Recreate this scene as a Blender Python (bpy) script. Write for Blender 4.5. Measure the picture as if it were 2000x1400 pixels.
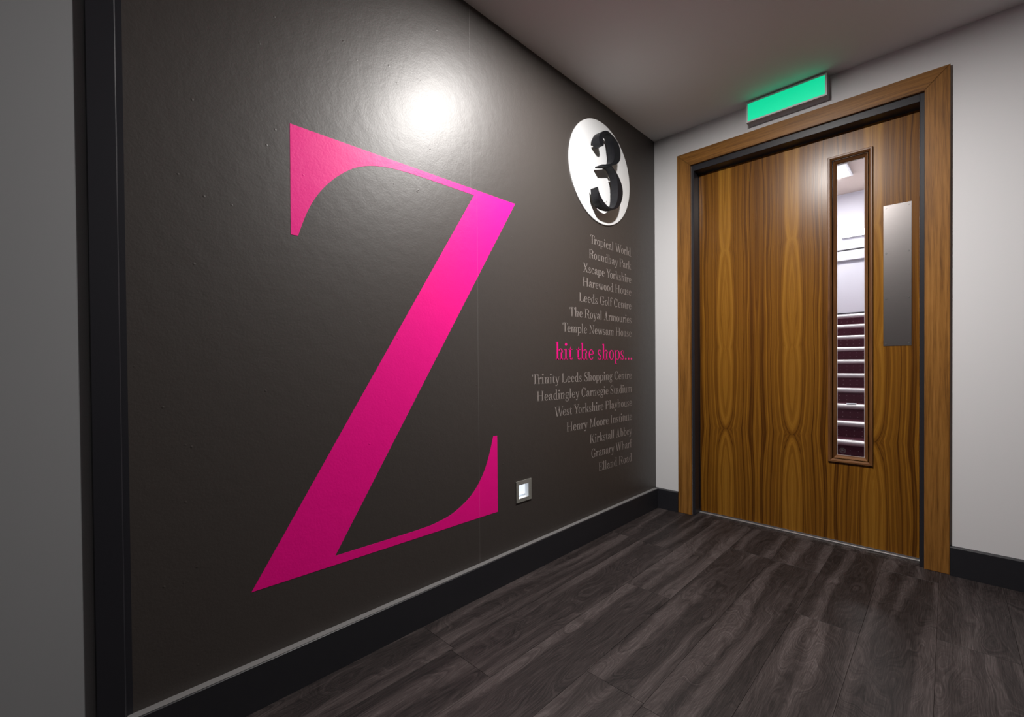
import bpy, bmesh, math, random
from mathutils import Matrix, Vector

random.seed(7)
for o in list(bpy.data.objects):
    bpy.data.objects.remove(o)
scn = bpy.context.scene
C = scn.collection

# ------------------------------------------------------------------ camera
cam_d = bpy.data.cameras.new('camera')
cam = bpy.data.objects.new('camera', cam_d)
C.objects.link(cam)
YAW, PIT, ROL, FPX = 0.778810362, -1.00321159e-02, -8.21988154e-03, 873.56871
fw = Vector((math.cos(YAW)*math.cos(PIT), math.sin(YAW)*math.cos(PIT), math.sin(PIT)))
rt = Vector((math.sin(YAW), -math.cos(YAW), 0))
up = rt.cross(fw)
r2 = rt*math.cos(ROL) + up*math.sin(ROL)
u2 = -rt*math.sin(ROL) + up*math.cos(ROL)
m3 = Matrix((r2, u2, -fw)).transposed()
cam.matrix_world = Matrix.Translation((-2.67686, -1.32004, 0.91)) @ m3.to_4x4()
cam_d.sensor_width = 36
cam_d.lens = FPX*36/2000
cam_d.shift_x = (1000-989.98)/2000
cam_d.shift_y = (719.61-700)/2000
cam_d.clip_start = 0.02
scn.camera = cam

# ------------------------------------------------------------------ world, exposure
w = bpy.data.worlds.new('world')
scn.world = w
w.use_nodes = True
w.node_tree.nodes['Background'].inputs[0].default_value = (0.5, 0.5, 0.52, 1)
w.node_tree.nodes['Background'].inputs[1].default_value = 0.02
vs = scn.view_settings
vs.view_transform = 'Standard'
vs.look = 'None'
vs.gamma = 1
vs.use_curve_mapping = False
vs.exposure = 0.0

# lamp strengths (lamps are built with their fittings further down)
P_DOWN = 52.0        # corridor downlight by the wall graphic
P_FILL = 1.5        # unseen fill lamp added behind the camera
P_STAIR = 52.0      # stairwell ceiling panels and the bar built for a reflection
DOWN_XY = (-1.25, -0.72)
FILL_XY = (-3.5, -1.7)

# ------------------------------------------------------------------ materials
def srgb(r, g, b):
    f = lambda c: (c/255/12.92) if c/255 <= 0.04045 else ((c/255+0.055)/1.055)**2.4
    return (f(r), f(g), f(b), 1)

def mat(name, color=(0.8, 0.8, 0.8, 1), rough=0.5, metal=0.0, spec=0.5, emit=None, estr=0.0):
    m = bpy.data.materials.new(name)
    m.use_nodes = True
    b = m.node_tree.nodes['Principled BSDF']
    b.inputs['Base Color'].default_value = color
    b.inputs['Roughness'].default_value = rough
    b.inputs['Metallic'].default_value = metal
    b.inputs['Specular IOR Level'].default_value = spec
    if emit:
        b.inputs['Emission Color'].default_value = emit
        b.inputs['Emission Strength'].default_value = estr
    return m

class NT:
    def __init__(s, m):
        s.m = m; s.t = m.node_tree; s.b = s.t.nodes['Principled BSDF']
    def n(s, typ, **kw):
        nd = s.t.nodes.new(typ)
        for k, v in kw.items():
            setattr(nd, k, v)
        return nd
    def l(s, a, b):
        s.t.links.new(a, b)
    def val(s, sock, v):
        if hasattr(v, 'is_output'):
            s.l(v, sock)
        else:
            sock.default_value = v
    def math(s, op, a, b=None, c=None):
        nd = s.n('ShaderNodeMath', operation=op)
        s.val(nd.inputs[0], a)
        if b is not None: s.val(nd.inputs[1], b)
        if c is not None: s.val(nd.inputs[2], c)
        return nd.outputs[0]
    def comb(s, x, y, z):
        nd = s.n('ShaderNodeCombineXYZ')
        for i, v in enumerate((x, y, z)): s.val(nd.inputs[i], v)
        return nd.outputs[0]
    def coord(s):
        tc = s.n('ShaderNodeTexCoord')
        sp = s.n('ShaderNodeSeparateXYZ')
        s.l(tc.outputs['Object'], sp.inputs[0])
        return tc.outputs['Object'], sp.outputs[0], sp.outputs[1], sp.outputs[2]
    def noise(s, vec, scale=1.0, detail=2.0, rough=0.5, dist=0.0):
        nd = s.n('ShaderNodeTexNoise')
        s.l(vec, nd.inputs['Vector'])
        nd.inputs['Scale'].default_value = scale
        nd.inputs['Detail'].default_value = detail
        nd.inputs['Roughness'].default_value = rough
        nd.inputs['Distortion'].default_value = dist
        return nd.outputs[0]
    def ramp(s, fac, stops, interp='LINEAR'):
        nd = s.n('ShaderNodeValToRGB')
        cr = nd.color_ramp
        cr.interpolation = interp
        while len(cr.elements) < len(stops): cr.elements.new(0.5)
        for e, (p, c) in zip(cr.elements, stops):
            e.position = p; e.color = c
        s.l(fac, nd.inputs[0])
        return nd.outputs[0]
    def mix(s, fac, a, b, blend='MIX'):
        nd = s.n('ShaderNodeMix', data_type='RGBA', blend_type=blend)
        s.val(nd.inputs[0], fac); s.val(nd.inputs[6], a); s.val(nd.inputs[7], b)
        return nd.outputs[2]
    def bump(s, h, strength=0.2, dist=0.001):
        nd = s.n('ShaderNodeBump')
        nd.inputs['Strength'].default_value = strength
        nd.inputs['Distance'].default_value = dist
        s.l(h, nd.inputs['Height'])
        s.l(nd.outputs[0], s.b.inputs['Normal'])

def vinyl(name, color, rough=0.42, spec=0.5):
    """wall covering: satin vinyl with a fine weave and a few trapped air blisters"""
    m = mat(name, color, rough, 0, spec)
    k = NT(m)
    v, x, y, z = k.coord()
    fine = k.noise(v, 150, 3, 0.65)
    wave = k.noise(v, 22, 2, 0.5)
    vo = k.n('ShaderNodeTexVoronoi')
    k.l(v, vo.inputs['Vector']); vo.inputs['Scale'].default_value = 20
    spot = k.math('SUBTRACT', 1.0, k.math('MULTIPLY', vo.outputs['Distance'], 14.0))
    spot = k.math('MAXIMUM', spot, 0.0)
    gate = k.math('GREATER_THAN', k.noise(v, 5.0, 1), 0.50)
    spot = k.math('MULTIPLY', spot, gate)
    h = k.math('ADD', k.math('MULTIPLY', fine, 0.35), k.math('MULTIPLY', wave, 0.75))
    h = k.math('ADD', h, k.math('MULTIPLY', spot, 0.85))
    k.bump(h, 0.45, 0.002)
    return m

M = {}
M['brown_vinyl'] = vinyl('brown_vinyl', (0.046, 0.0385, 0.035, 1), 0.465, 0.66)
M['magenta_vinyl'] = vinyl('magenta_vinyl', (0.92, 0.0006, 0.26, 1), 0.465, 0.42)
M['grey_lettering'] = vinyl('grey_lettering', (0.29, 0.255, 0.24, 1), 0.465, 0.5)
M['plaster_white'] = mat('plaster_white', (0.74, 0.74, 0.75, 1), 0.75, 0, 0.3)
_k = NT(M['plaster_white']); _k.bump(_k.noise(_k.coord()[0], 90, 3, 0.6), 0.12, 0.001)
M['ceiling_paint'] = mat('ceiling_paint', (0.78, 0.765, 0.76, 1), 0.9, 0, 0.2)
_k = NT(M['ceiling_paint']); _k.bump(_k.noise(_k.coord()[0], 70, 3, 0.6), 0.1, 0.001)
M['grey_paint'] = mat('grey_paint', (0.30, 0.305, 0.315, 1), 0.7, 0, 0.3)
M['charcoal'] = mat('charcoal_paint', (0.019, 0.019, 0.024, 1), 0.38, 0, 0.45)
_k = NT(M['charcoal']); _k.bump(_k.noise(_k.coord()[0], 120, 2, 0.6), 0.06, 0.001)
M['skirting'] = mat('skirting_paint', (0.018, 0.018, 0.022, 1), 0.42, 0, 0.4)
_k = NT(M['skirting'])
_f = _k.noise(_k.coord()[0], 34, 5, 0.75)
_k.l(_k.ramp(_f, [(0.0, (0.016, 0.016, 0.020, 1)), (0.72, (0.02, 0.02, 0.024, 1)), (0.80, (0.055, 0.052, 0.052, 1))]), _k.b.inputs['Base Color'])
M['sign_white'] = mat('sign_white', (0.80, 0.81, 0.82, 1), 0.35, 0, 0.5)
M['black_gloss'] = mat('numeral_black', (0.006, 0.006, 0.0085, 1), 0.45, 0, 0.3)
M['steel'] = mat('brushed_steel', (0.36, 0.335, 0.33, 1), 0.30, 1.0)
_k = NT(M['steel'])
_v, _x, _y, _z = _k.coord()
_k.bump(_k.noise(_k.comb(_x, _k.math('MULTIPLY', _y, 12.0), _k.math('MULTIPLY', _z, 700.0)), 1.0, 2), 0.10, 0.0006)
M['nickel'] = mat('satin_nickel', (0.27, 0.265, 0.24, 1), 0.45, 0.25)
M['chrome'] = mat('chrome', (0.8, 0.79, 0.77, 1), 0.22, 1.0)
M['aluminium'] = mat('aluminium', (0.70, 0.69, 0.68, 1), 0.36, 0.8)
M['nosing'] = mat('nosing_metal', (0.88, 0.86, 0.85, 1), 0.36, 0.5)
M['edge_grey'] = mat('glass_edge', (0.62, 0.58, 0.58, 1), 0.4, 0, 0.5)
M['lamp_glow'] = mat('lamp_glow', (1, 1, 1, 1), 0.5, emit=(1.0, 0.97, 0.93, 1), estr=14)
M['panel_bar_glow'] = mat('panel_bar_glow', (1, 1, 1, 1), 0.5, emit=(1.0, 0.98, 0.97, 1), estr=6)
M['guide_glow'] = mat('guide_glow', (0.9, 0.92, 0.95, 1), 0.5, emit=(0.84, 0.91, 1.0, 1), estr=0.85)
M['guide_white'] = mat('guide_white', (0.85, 0.87, 0.88, 1), 0.5)
M['sign_green'] = mat('sign_green', (0.0, 0.45, 0.25, 1), 0.4, emit=(0.005, 0.62, 0.30, 1), estr=1.0)
M['sign_grey'] = mat('sign_housing', (0.42, 0.41, 0.43, 1), 0.5)
M['stair_wall'] = mat('stairwell_wall', (0.72, 0.72, 0.79, 1), 0.55, 0, 0.5)
M['stair_ceiling'] = mat('stairwell_ceiling', (0.62, 0.52, 0.46, 1), 0.9)
M['etch'] = mat('etched_grey', (0.16, 0.15, 0.16, 1), 0.6)
M['patch'] = mat('patch', (0.72, 0.80, 0.84, 1), 0.7)

# burgundy stair carpet with rows of pale dots
M['carpet'] = mat('stair_carpet', (0.05, 0.012, 0.02, 1), 0.95, 0, 0.1)
_k = NT(M['carpet'])
_v, _x, _y, _z = _k.coord()
_sx = _k.math('SUBTRACT', _k.math('FRACT', _k.math('MULTIPLY', _k.math('ADD', _x, _z), 22.0)), 0.5)
_sy = _k.math('SUBTRACT', _k.math('FRACT', _k.math('MULTIPLY', _y, 16.0)), 0.5)
_d = _k.math('SQRT', _k.math('ADD', _k.math('MULTIPLY', _sx, _sx), _k.math('MULTIPLY', _sy, _sy)))
_dot = _k.math('LESS_THAN', _d, 0.075)
_base = _k.ramp(_k.noise(_v, 240, 2), [(0.3, (0.062, 0.016, 0.026, 1)), (0.7, (0.145, 0.042, 0.066, 1))])
_k.l(_k.mix(_dot, _base, (0.30, 0.22, 0.24, 1)), _k.b.inputs['Base Color'])

# clear glass: see-through with the reflection of a pane
M['glass'] = bpy.data.materials.new('clear_glass')
M['glass'].use_nodes = True
_t = M['glass'].node_tree
_t.nodes.clear()
_o = _t.nodes.new('ShaderNodeOutputMaterial')
_mx = _t.nodes.new('ShaderNodeMixShader')
_tr = _t.nodes.new('ShaderNodeBsdfTransparent'); _tr.inputs[0].default_value = (0.97, 0.975, 0.98, 1)
_gl = _t.nodes.new('ShaderNodeBsdfGlossy'); _gl.inputs['Roughness'].default_value = 0.02
_fr = _t.nodes.new('ShaderNodeFresnel'); _fr.inputs[0].default_value = 1.45
_t.links.new(_fr.outputs[0], _mx.inputs[0]); _t.links.new(_tr.outputs[0], _mx.inputs[1])
_t.links.new(_gl.outputs[0], _mx.inputs[2]); _t.links.new(_mx.outputs[0], _o.inputs[0])

def wood_door():
    """book-matched crown-cut walnut veneer, grain upright; axis of a flame at y=-0.3944, leaves 0.1677 wide"""
    m = mat('walnut_veneer', rough=0.36, spec=0.3)
    k = NT(m)
    v, x, y, z = k.coord()
    u = k.math('PINGPONG', k.math('ADD', y, 0.3944), 0.1677)
    # slow wander of the grain along the height, same in each mirrored leaf
    wob = k.noise(k.comb(k.math('MULTIPLY', u, 7.0), 3.7, k.math('MULTIPLY', z, 0.75)), 1.0, 2, 0.5)
    wob2 = k.noise(k.comb(k.math('MULTIPLY', u, 22.0), 9.1, k.math('MULTIPLY', z, 2.2)), 1.0, 2, 0.5)
    wob = k.math('SUBTRACT', wob, 0.5)
    wob2 = k.math('SUBTRACT', wob2, 0.5)
    # flames: at each node the year lines pinch in to the axis, between nodes the heart lies open
    side = k.math('POWER', 2.718, k.math('MULTIPLY', u, -17.0))
    pinch = None
    for zc, wd, am in ((0.53, 0.19, 0.052), (1.00, 0.10, 0.014), (1.55, 0.14, 0.020)):
        dz = k.math('DIVIDE', k.math('SUBTRACT', k.math('ADD', z, k.math('MULTIPLY', wob2, 0.10)), zc), wd)
        gs = k.math('MULTIPLY', k.math('POWER', 2.718, k.math('MULTIPLY', k.math('ABSOLUTE', dz), -1.3)), am)
        pinch = gs if pinch is None else k.math('ADD', pinch, gs)
    uu = k.math('ADD', u, k.math('MULTIPLY', pinch, side))
    ring = k.math('ADD', k.math('MULTIPLY', uu, 74.0), k.math('MULTIPLY', wob, 5.0))
    ring = k.math('ADD', ring, k.math('MULTIPLY', wob2, 1.6))
    broad = k.noise(k.comb(ring, 0.0, k.math('MULTIPLY', z, 0.10)), 0.62, 2, 0.5)
    lines = k.noise(k.comb(ring, 5.0, k.math('MULTIPLY', z, 0.15)), 2.3, 3, 0.7)
    fine = k.noise(k.comb(k.math('MULTIPLY', y, 420.0), 1.0, k.math('MULTIPLY', z, 9.0)), 1.0, 3, 0.6)
    heart = k.math('MAXIMUM', k.math('SUBTRACT', 0.13, k.math('MULTIPLY', uu, 2.4)), 0.0)
    t = k.math('ADD', k.math('MULTIPLY', broad, 0.52), k.math('MULTIPLY', lines, 0.48))
    t = k.math('ADD', t, heart)
    col = k.ramp(t, [(0.38, (0.050, 0.0145, 0.0016, 1)), (0.47, (0.150, 0.056, 0.0055, 1)),
                     (0.56, (0.275, 0.115, 0.0115, 1)), (0.68, (0.400, 0.188, 0.024, 1))])
    col = k.mix(k.math('MULTIPLY', fine, 0.42), col, (0.085, 0.032, 0.0045, 1))
    k.l(col, k.b.inputs['Base Color'])
    k.l(k.math('ADD', k.math('MULTIPLY', fine, 0.12), 0.23), k.b.inputs['Roughness'])
    k.bump(fine, 0.10, 0.0005)
    return m
M['walnut'] = wood_door()

def wood_trim(name, axis, dark, mid, light, rough=0.38):
    m = mat(name, rough=rough, spec=0.4)
    k = NT(m)
    v, x, y, z = k.coord()
    lo, a, b = {'z': (z, x, y), 'y': (y, x, z)}[axis]
    s1 = k.noise(k.comb(k.math('MULTIPLY', a, 60.0), k.math('MULTIPLY', b, 75.0), k.math('MULTIPLY', lo, 2.2)), 1.0, 3, 0.6)
    s2 = k.noise(k.comb(k.math('MULTIPLY', a, 330.0), k.math('MULTIPLY', b, 420.0), k.math('MULTIPLY', lo, 13.0)), 1.0, 2, 0.6)
    t = k.math('ADD', k.math('MULTIPLY', s1, 0.62), k.math('MULTIPLY', s2, 0.38))
    k.l(k.ramp(t, [(0.32, dark), (0.5, mid), (0.66, light)]), k.b.inputs['Base Color'])
    k.bump(s2, 0.12, 0.0005)
    return m
OAK = ((0.110, 0.044, 0.0085, 1), (0.250, 0.108, 0.021, 1), (0.335, 0.155, 0.036, 1))
M['oak_up'] = wood_trim('oak_upright', 'z', *OAK)
M['oak_across'] = wood_trim('oak_across', 'y', *OAK)
BEAD = ((0.080, 0.030, 0.010, 1), (0.160, 0.066, 0.022, 1), (0.25, 0.115, 0.042, 1))
M['bead_up'] = wood_trim('bead_upright', 'z', *BEAD)
M['bead_across'] = wood_trim('bead_across', 'y', *BEAD)

def plank_mat():
    """grey-brown limed oak board; object colour: r = tone, g/b = offset of the figure"""
    m = mat('limed_oak', rough=0.55, spec=0.3)
    k = NT(m)
    v, x, y, z = k.coord()
    oi = k.n('ShaderNodeObjectInfo')
    sp = k.n('ShaderNodeSeparateColor')
    k.l(oi.outputs['Color'], sp.inputs[0])
    tone, s1, s2 = sp.outputs[0], sp.outputs[1], sp.outputs[2]
    xo = k.math('ADD', x, k.math('MULTIPLY', s1, 17.0))
    yo = k.math('ADD', y, k.math('MULTIPLY', s2, 13.0))
    warp = k.noise(k.comb(k.math('MULTIPLY', xo, 1.7), k.math('MULTIPLY', yo, 6.0), 0.0), 1.0, 2, 0.5)
    streak = k.noise(k.comb(k.math('MULTIPLY', xo, 0.75), k.math('ADD', k.math('MULTIPLY', yo, 17.0), k.math('MULTIPLY', warp, 1.4)), 2.0), 1.0, 2, 0.45)
    ringc = k.math('ADD', k.math('MULTIPLY', yo, 75.0), k.math('MULTIPLY', warp, 46.0))
    rings = k.noise(k.comb(ringc, k.math('MULTIPLY', xo, 2.0), 4.0), 2.0, 3, 0.7)
    pores = k.noise(k.comb(k.math('MULTIPLY', xo, 14.0), k.math('MULTIPLY', yo, 380.0), 1.0), 1.0, 3, 0.7)
    light = k.ramp(streak, [(0.47, (0, 0, 0, 1)), (0.63, (1, 1, 1, 1))])
    t = k.math('ADD', k.math('MULTIPLY', rings, 0.40), k.math('MULTIPLY', pores, 0.42))
    t = k.math('ADD', t, k.math('MULTIPLY', light, 0.14))
    t = k.math('ADD', t, k.math('MULTIPLY', k.math('SUBTRACT', tone, 0.5), 0.07))
    col = k.ramp(t, [(0.32, (0.006, 0.0042, 0.0042, 1)), (0.42, (0.022, 0.0165, 0.0162, 1)),
                     (0.54, (0.050, 0.0395, 0.0385, 1)), (0.68, (0.100, 0.083, 0.081, 1))])
    k.l(col, k.b.inputs['Base Color'])
    k.bump(k.math('ADD', pores, rings), 0.15, 0.0006)
    return m
M['plank'] = plank_mat()

# ------------------------------------------------------------------ mesh helpers
def link(name, me, m=None, parent=None, loc=(0, 0, 0)):
    o = bpy.data.objects.new(name, me)
    C.objects.link(o)
    o.location = loc
    if m is not None and me is not None and not me.materials:
        me.materials.append(m)
    if parent: o.parent = parent
    return o

def obj(name, bm, m, parent=None, loc=(0, 0, 0), smooth=False):
    bmesh.ops.recalc_face_normals(bm, faces=bm.faces[:])
    me = bpy.data.meshes.new(name)
    bm.to_mesh(me); bm.free()
    if smooth:
        for p in me.polygons: p.use_smooth = True
    return link(name, me, m, parent, loc)

def tag(o, label, cat, group=None, kind=None):
    if label: o['label'] = label
    if cat: o['category'] = cat
    if group: o['group'] = group
    if kind: o['kind'] = kind
    return o

def empty(name, loc=(0, 0, 0)):
    return link(name, None, None, None, loc)

def box(bm, x0, x1, y0, y1, z0, z1, bevel=0.0, seg=1):
    vs_ = [bm.verts.new(p) for p in ((x0, y0, z0), (x1, y0, z0), (x1, y1, z0), (x0, y1, z0),
                                     (x0, y0, z1), (x1, y0, z1), (x1, y1, z1), (x0, y1, z1))]
    fs = [bm.faces.new([vs_[i] for i in f]) for f in ((0, 3, 2, 1), (4, 5, 6, 7), (0, 1, 5, 4), (1, 2, 6, 5), (2, 3, 7, 6), (3, 0, 4, 7))]
    if bevel > 0:
        es = list({e for f in fs for e in f.edges})
        bmesh.ops.bevel(bm, geom=es, offset=bevel, segments=seg, affect='EDGES', profile=0.5)
    return bm

def boxo(name, m, x0, x1, y0, y1, z0, z1, parent=None, bevel=0.0, seg=1):
    return obj(name, box(bmesh.new(), x0, x1, y0, y1, z0, z1, bevel, seg), m, parent)

def prism(bm, pts, fn0, fn1):
    """closed outline pts (2D) swept between two placements"""
    a = [bm.verts.new(fn0(p)) for p in pts]
    b = [bm.verts.new(fn1(p)) for p in pts]
    n = len(pts)
    bm.faces.new(a); bm.faces.new(b[::-1])
    for i in range(n):
        j = (i+1) % n
        bm.faces.new((a[i], b[i], b[j], a[j]))
    return bm

def cyl(bm, p0, p1, r, seg=20):
    p0, p1 = Vector(p0), Vector(p1)
    ax = (p1-p0).normalized()
    t = Vector((0, 0, 1)) if abs(ax.z) < 0.9 else Vector((1, 0, 0))
    a = ax.cross(t).normalized(); b = ax.cross(a)
    def ring(c): return [bm.verts.new(c + a*r*math.cos(2*math.pi*i/seg) + b*r*math.sin(2*math.pi*i/seg)) for i in range(seg)]
    A, B = ring(p0), ring(p1)
    bm.faces.new(A); bm.faces.new(B[::-1])
    for i in range(seg):
        j = (i+1) % seg
        bm.faces.new((A[i], B[i], B[j], A[j]))
    return bm

def lathe(bm, prof, c, seg=40):
    """profile of (radius, z) turned about a vertical axis through c"""
    rings = []
    for r, z in prof:
        rings.append([bm.verts.new((c[0]+r*math.cos(2*math.pi*i/seg), c[1]+r*math.sin(2*math.pi*i/seg), z)) for i in range(seg)])
    for A, B in zip(rings, rings[1:]):
        for i in range(seg):
            j = (i+1) % seg
            bm.faces.new((A[i], A[j], B[j], B[i]))
    return bm

def panel_with_hole(axis, d0, d1, a0, a1, b0, b1, hole):
    """slab between depths d0,d1 spanning a (horizontal) and b (height), with a rectangular through hole"""
    bm = bmesh.new()
    ha0, ha1, hb0, hb1 = hole
    def P(d, a, b): return (d, a, b) if axis == 'x' else (a, d, b)
    as_ = sorted({a0, ha0, ha1, a1}); bs = sorted({b0, hb0, hb1, b1})
    V = {}
    def v(d, a, b):
        if (d, a, b) not in V: V[(d, a, b)] = bm.verts.new(P(d, a, b))
        return V[(d, a, b)]
    cells = set()
    for i in range(len(as_)-1):
        for j in range(len(bs)-1):
            if as_[i] >= ha0 and as_[i+1] <= ha1 and bs[j] >= hb0 and bs[j+1] <= hb1: continue
            cells.add((i, j))
    for (i, j) in cells:
        q = [(as_[i], bs[j]), (as_[i+1], bs[j]), (as_[i+1], bs[j+1]), (as_[i], bs[j+1])]
        bm.faces.new([v(d0, *p) for p in q]); bm.faces.new([v(d1, *p) for p in q[::-1]])
        for (di, dj), (s, e) in (((0, -1), (0, 1)), ((1, 0), (1, 2)), ((0, 1), (2, 3)), ((-1, 0), (3, 0))):
            if (i+di, j+dj) not in cells:
                bm.faces.new((v(d0, *q[s]), v(d1, *q[s]), v(d1, *q[e]), v(d0, *q[e])))
    return bm

def spline(pts, n=8):
    out = []
    for i in range(len(pts)-1):
        p0 = pts[max(i-1, 0)]; p1 = pts[i]; p2 = pts[i+1]; p3 = pts[min(i+2, len(pts)-1)]
        for s in range(n):
            t = s/n
            out.append(tuple(0.5*((2*p1[k]) + (-p0[k]+p2[k])*t + (2*p0[k]-5*p1[k]+4*p2[k]-p3[k])*t*t + (-p0[k]+3*p1[k]-3*p2[k]+p3[k])*t**3) for k in (0, 1)))
    out.append(tuple(pts[-1]))
    return out

# ------------------------------------------------------------------ setting
H = 2.3006
XE, YN = -4.6, -2.3            # end wall and near wall of the corridor
GUIDE = (-1.278, -1.208, 0.3235, 0.3905)     # opening of the recessed guide light

# floor: sub-floor and the boards lying on it
fl = boxo('floor', M['charcoal'], XE, 0.0, YN, 0.0, -0.06, -0.004)
tag(fl, 'dark grey brown wood plank floor along the dark graphic wall', 'floor', kind='structure')
PW, PL = 0.184, 1.22
ends = [-0.566, -0.578, -1.02, -0.36, -0.372, -0.80, -0.15, -0.66, -0.95, -0.4, -0.7, -0.2, -0.9]
rp = random.Random(11)
plank_bm = bmesh.new()
box(plank_bm, 0.0004, PL-0.0004, 0.0003, PW-0.0003, -0.0038, 0.0, 0.0004)
bmesh.ops.recalc_face_normals(plank_bm, faces=plank_bm.faces[:])
plank_me = bpy.data.meshes.new('floor_plank')
plank_bm.to_mesh(plank_me); plank_bm.free()
plank_me.materials.append(M['plank'])
def plank(x0, x1, y0, y1, me=None):
    if me is None:
        o = obj('floor_plank', box(bmesh.new(), 0.0004, x1-x0-0.0004, 0.0003, y1-y0-0.0003, -0.0038, 0.0, 0.0004), M['plank'], fl, (x0, y0, 0))
    else:
        o = link('floor_plank', me, None, fl, (x0, y0, 0))
    o.color = (rp.random(), rp.random(), rp.random(), 1)
row = 0
ytop = -0.006
while ytop > YN:
    y1 = min(ytop, -0.001) if row else -0.001
    y0 = max(ytop-PW, YN)
    cuts = [0.0]
    e = ends[row % len(ends)]
    while e > XE:
        cuts.append(e); e -= PL
    cuts.append(XE)
    for a, b in zip(cuts, cuts[1:]):
        full = abs((a-b)-PL) < 1e-6 and abs((y1-y0)-PW) < 1e-6
        plank(b, a, y0, y1, plank_me if full else None)
    ytop -= PW
    row += 1

tag(boxo('ceiling', M['ceiling_paint'], XE, 0.0, YN, 0.0, H, H+0.08), 'plain pale grey plaster ceiling of the corridor', 'ceiling', kind='structure')

# left wall: plaster core with two sheets of brown vinyl hung on it
TRIM_X = -2.560
wl = obj('wall_left', panel_with_hole('y', 0.0005, 0.12, XE, 0.0, 0.0, H, GUIDE), M['plaster_white'])
tag(wl, 'dark brown vinyl covered wall carrying the giant magenta letter', 'wall', kind='structure')
SEAM_HI, SEAM_LO, SEAM_Z = -1.531, -1.5002, 1.574
GAP = 0.0
bm = bmesh.new()
ptsA = [(TRIM_X, 0.0), (SEAM_LO-GAP, 0.0), (SEAM_LO-GAP, SEAM_Z), (SEAM_HI-GAP, SEAM_Z), (SEAM_HI-GAP, H), (TRIM_X, H)]
prism(bm, ptsA, lambda p: (p[0], 0.0, p[1]), lambda p: (p[0], 0.0004, p[1]))
obj('wallcovering_sheet', bm, M['brown_vinyl'], wl)
bm = panel_with_hole('y', 0.0, 0.0004, SEAM_LO+GAP, 0.0, 0.0, H, GUIDE)
box(bm, SEAM_HI+GAP, SEAM_LO+GAP, 0.0, 0.0004, SEAM_Z, H)
obj('wallcovering_sheet', bm, M['brown_vinyl'], wl)
M['seam'] = mat('seam_edge', (0.15, 0.14, 0.135, 1), 0.5, 0, 0.75)  # lighter than the sheets: the seam's edge highlight put into the colour
M['seam_pink'] = mat('seam_edge_on_magenta', (0.95, 0.07, 0.40, 1), 0.45, 0, 0.5)
for sx_, za, zb, mm in ((SEAM_HI, 1.5945, H-0.001, 'seam'), (SEAM_HI, 1.5715, 1.5925, 'seam_pink'), (SEAM_LO, 1.253, 1.573, 'seam_pink'),
                        (SEAM_LO, 0.440, 1.251, 'seam'), (SEAM_LO, 0.3065, 0.436, 'seam_pink'), (SEAM_LO, 0.122, 0.3045, 'seam')):
    boxo('seam', M[mm], sx_-0.0005, sx_+0.0005, -0.0008 if mm == 'seam_pink' else -0.0002, 0.0, za, zb, wl)
# far left: charcoal trim closing the sheet, then plain grey paint
tr = empty('trim_1', (TRIM_X-0.03, 0, 0))
tag(tr, 'charcoal painted upright trim at the left end of the brown wall', 'trim', kind='structure')
def moved(o, root):
    o.parent = root; o.matrix_parent_inverse = Matrix.Translation(-root.location); return o
moved(boxo('trim_board', M['charcoal'], TRIM_X-0.062, TRIM_X-0.012, -0.010, 0.0004, 0.0, H, bevel=0.002), tr)
moved(boxo('gap_shade_strip', M['charcoal'], TRIM_X-0.012, TRIM_X, -0.0008, 0.0004, 0.0, H), tr)  # flat dark strip painted in place of the shade in the gap
boxo('painted_panel', M['grey_paint'], XE, TRIM_X-0.062, 0.0, 0.0004, 0.0, H, wl)

# right wall with the door opening (white plaster)
OY0, OY1, OZ = -1.2460, -0.2308, 2.078
wr = obj('wall_right', panel_with_hole('x', 0.0, 0.15, YN, 0.12, -0.06, H+0.08, (OY0, OY1, -0.06, OZ)), M['plaster_white'])
tag(wr, 'white plaster wall around the walnut door', 'wall', kind='structure')
wn = boxo('wall_near', M['brown_vinyl'], XE, 0.0, YN-0.1, YN, -0.06, H+0.08)
tag(wn, 'plain dark brown corridor wall facing the graphic wall', 'wall', kind='structure')
we = boxo('wall_end', M['grey_paint'], XE-0.1, XE, YN-0.1, 0.12, -0.06, H+0.08)
tag(we, 'plain corridor end wall behind the viewpoint', 'wall', kind='structure')

# skirting: boards with a small rounded top edge
def skirt_profile(t, h):
    return [(0, 0), (t, 0), (t, h-0.003), (t-0.003, h), (0, h)]
SH, ST = 0.1216, 0.0234
bm = bmesh.new()
prism(bm, skirt_profile(ST, SH), lambda p: (TRIM_X-0.010, -p[0], p[1]), lambda p: (-0.0002, -p[0], p[1]))
bl = obj('baseboard_left', bm, M['skirting'])
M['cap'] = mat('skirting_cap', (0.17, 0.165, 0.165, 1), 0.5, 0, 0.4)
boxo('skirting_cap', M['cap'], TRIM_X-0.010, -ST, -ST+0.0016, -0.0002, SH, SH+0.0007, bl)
tag(bl, 'charcoal skirting board with a lighter grey top edge under the brown graphic wall', 'skirting', kind='structure')
bm = bmesh.new()
prism(bm, skirt_profile(ST, SH), lambda p: (-p[0], -ST-0.0004, p[1]), lambda p: (-p[0], -0.1512, p[1]))
tag(obj('baseboard_right', bm, M['skirting']), 'short charcoal skirting board between the corner and the door frame', 'skirting', kind='structure')
bm = bmesh.new()
prism(bm, skirt_profile(ST, SH), lambda p: (-p[0], -1.3270, p[1]), lambda p: (-p[0], YN+0.001, p[1]))
tag(obj('baseboard_far_right', bm, M['skirting']), 'charcoal skirting board on the white wall right of the door', 'skirting', kind='structure')

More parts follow.
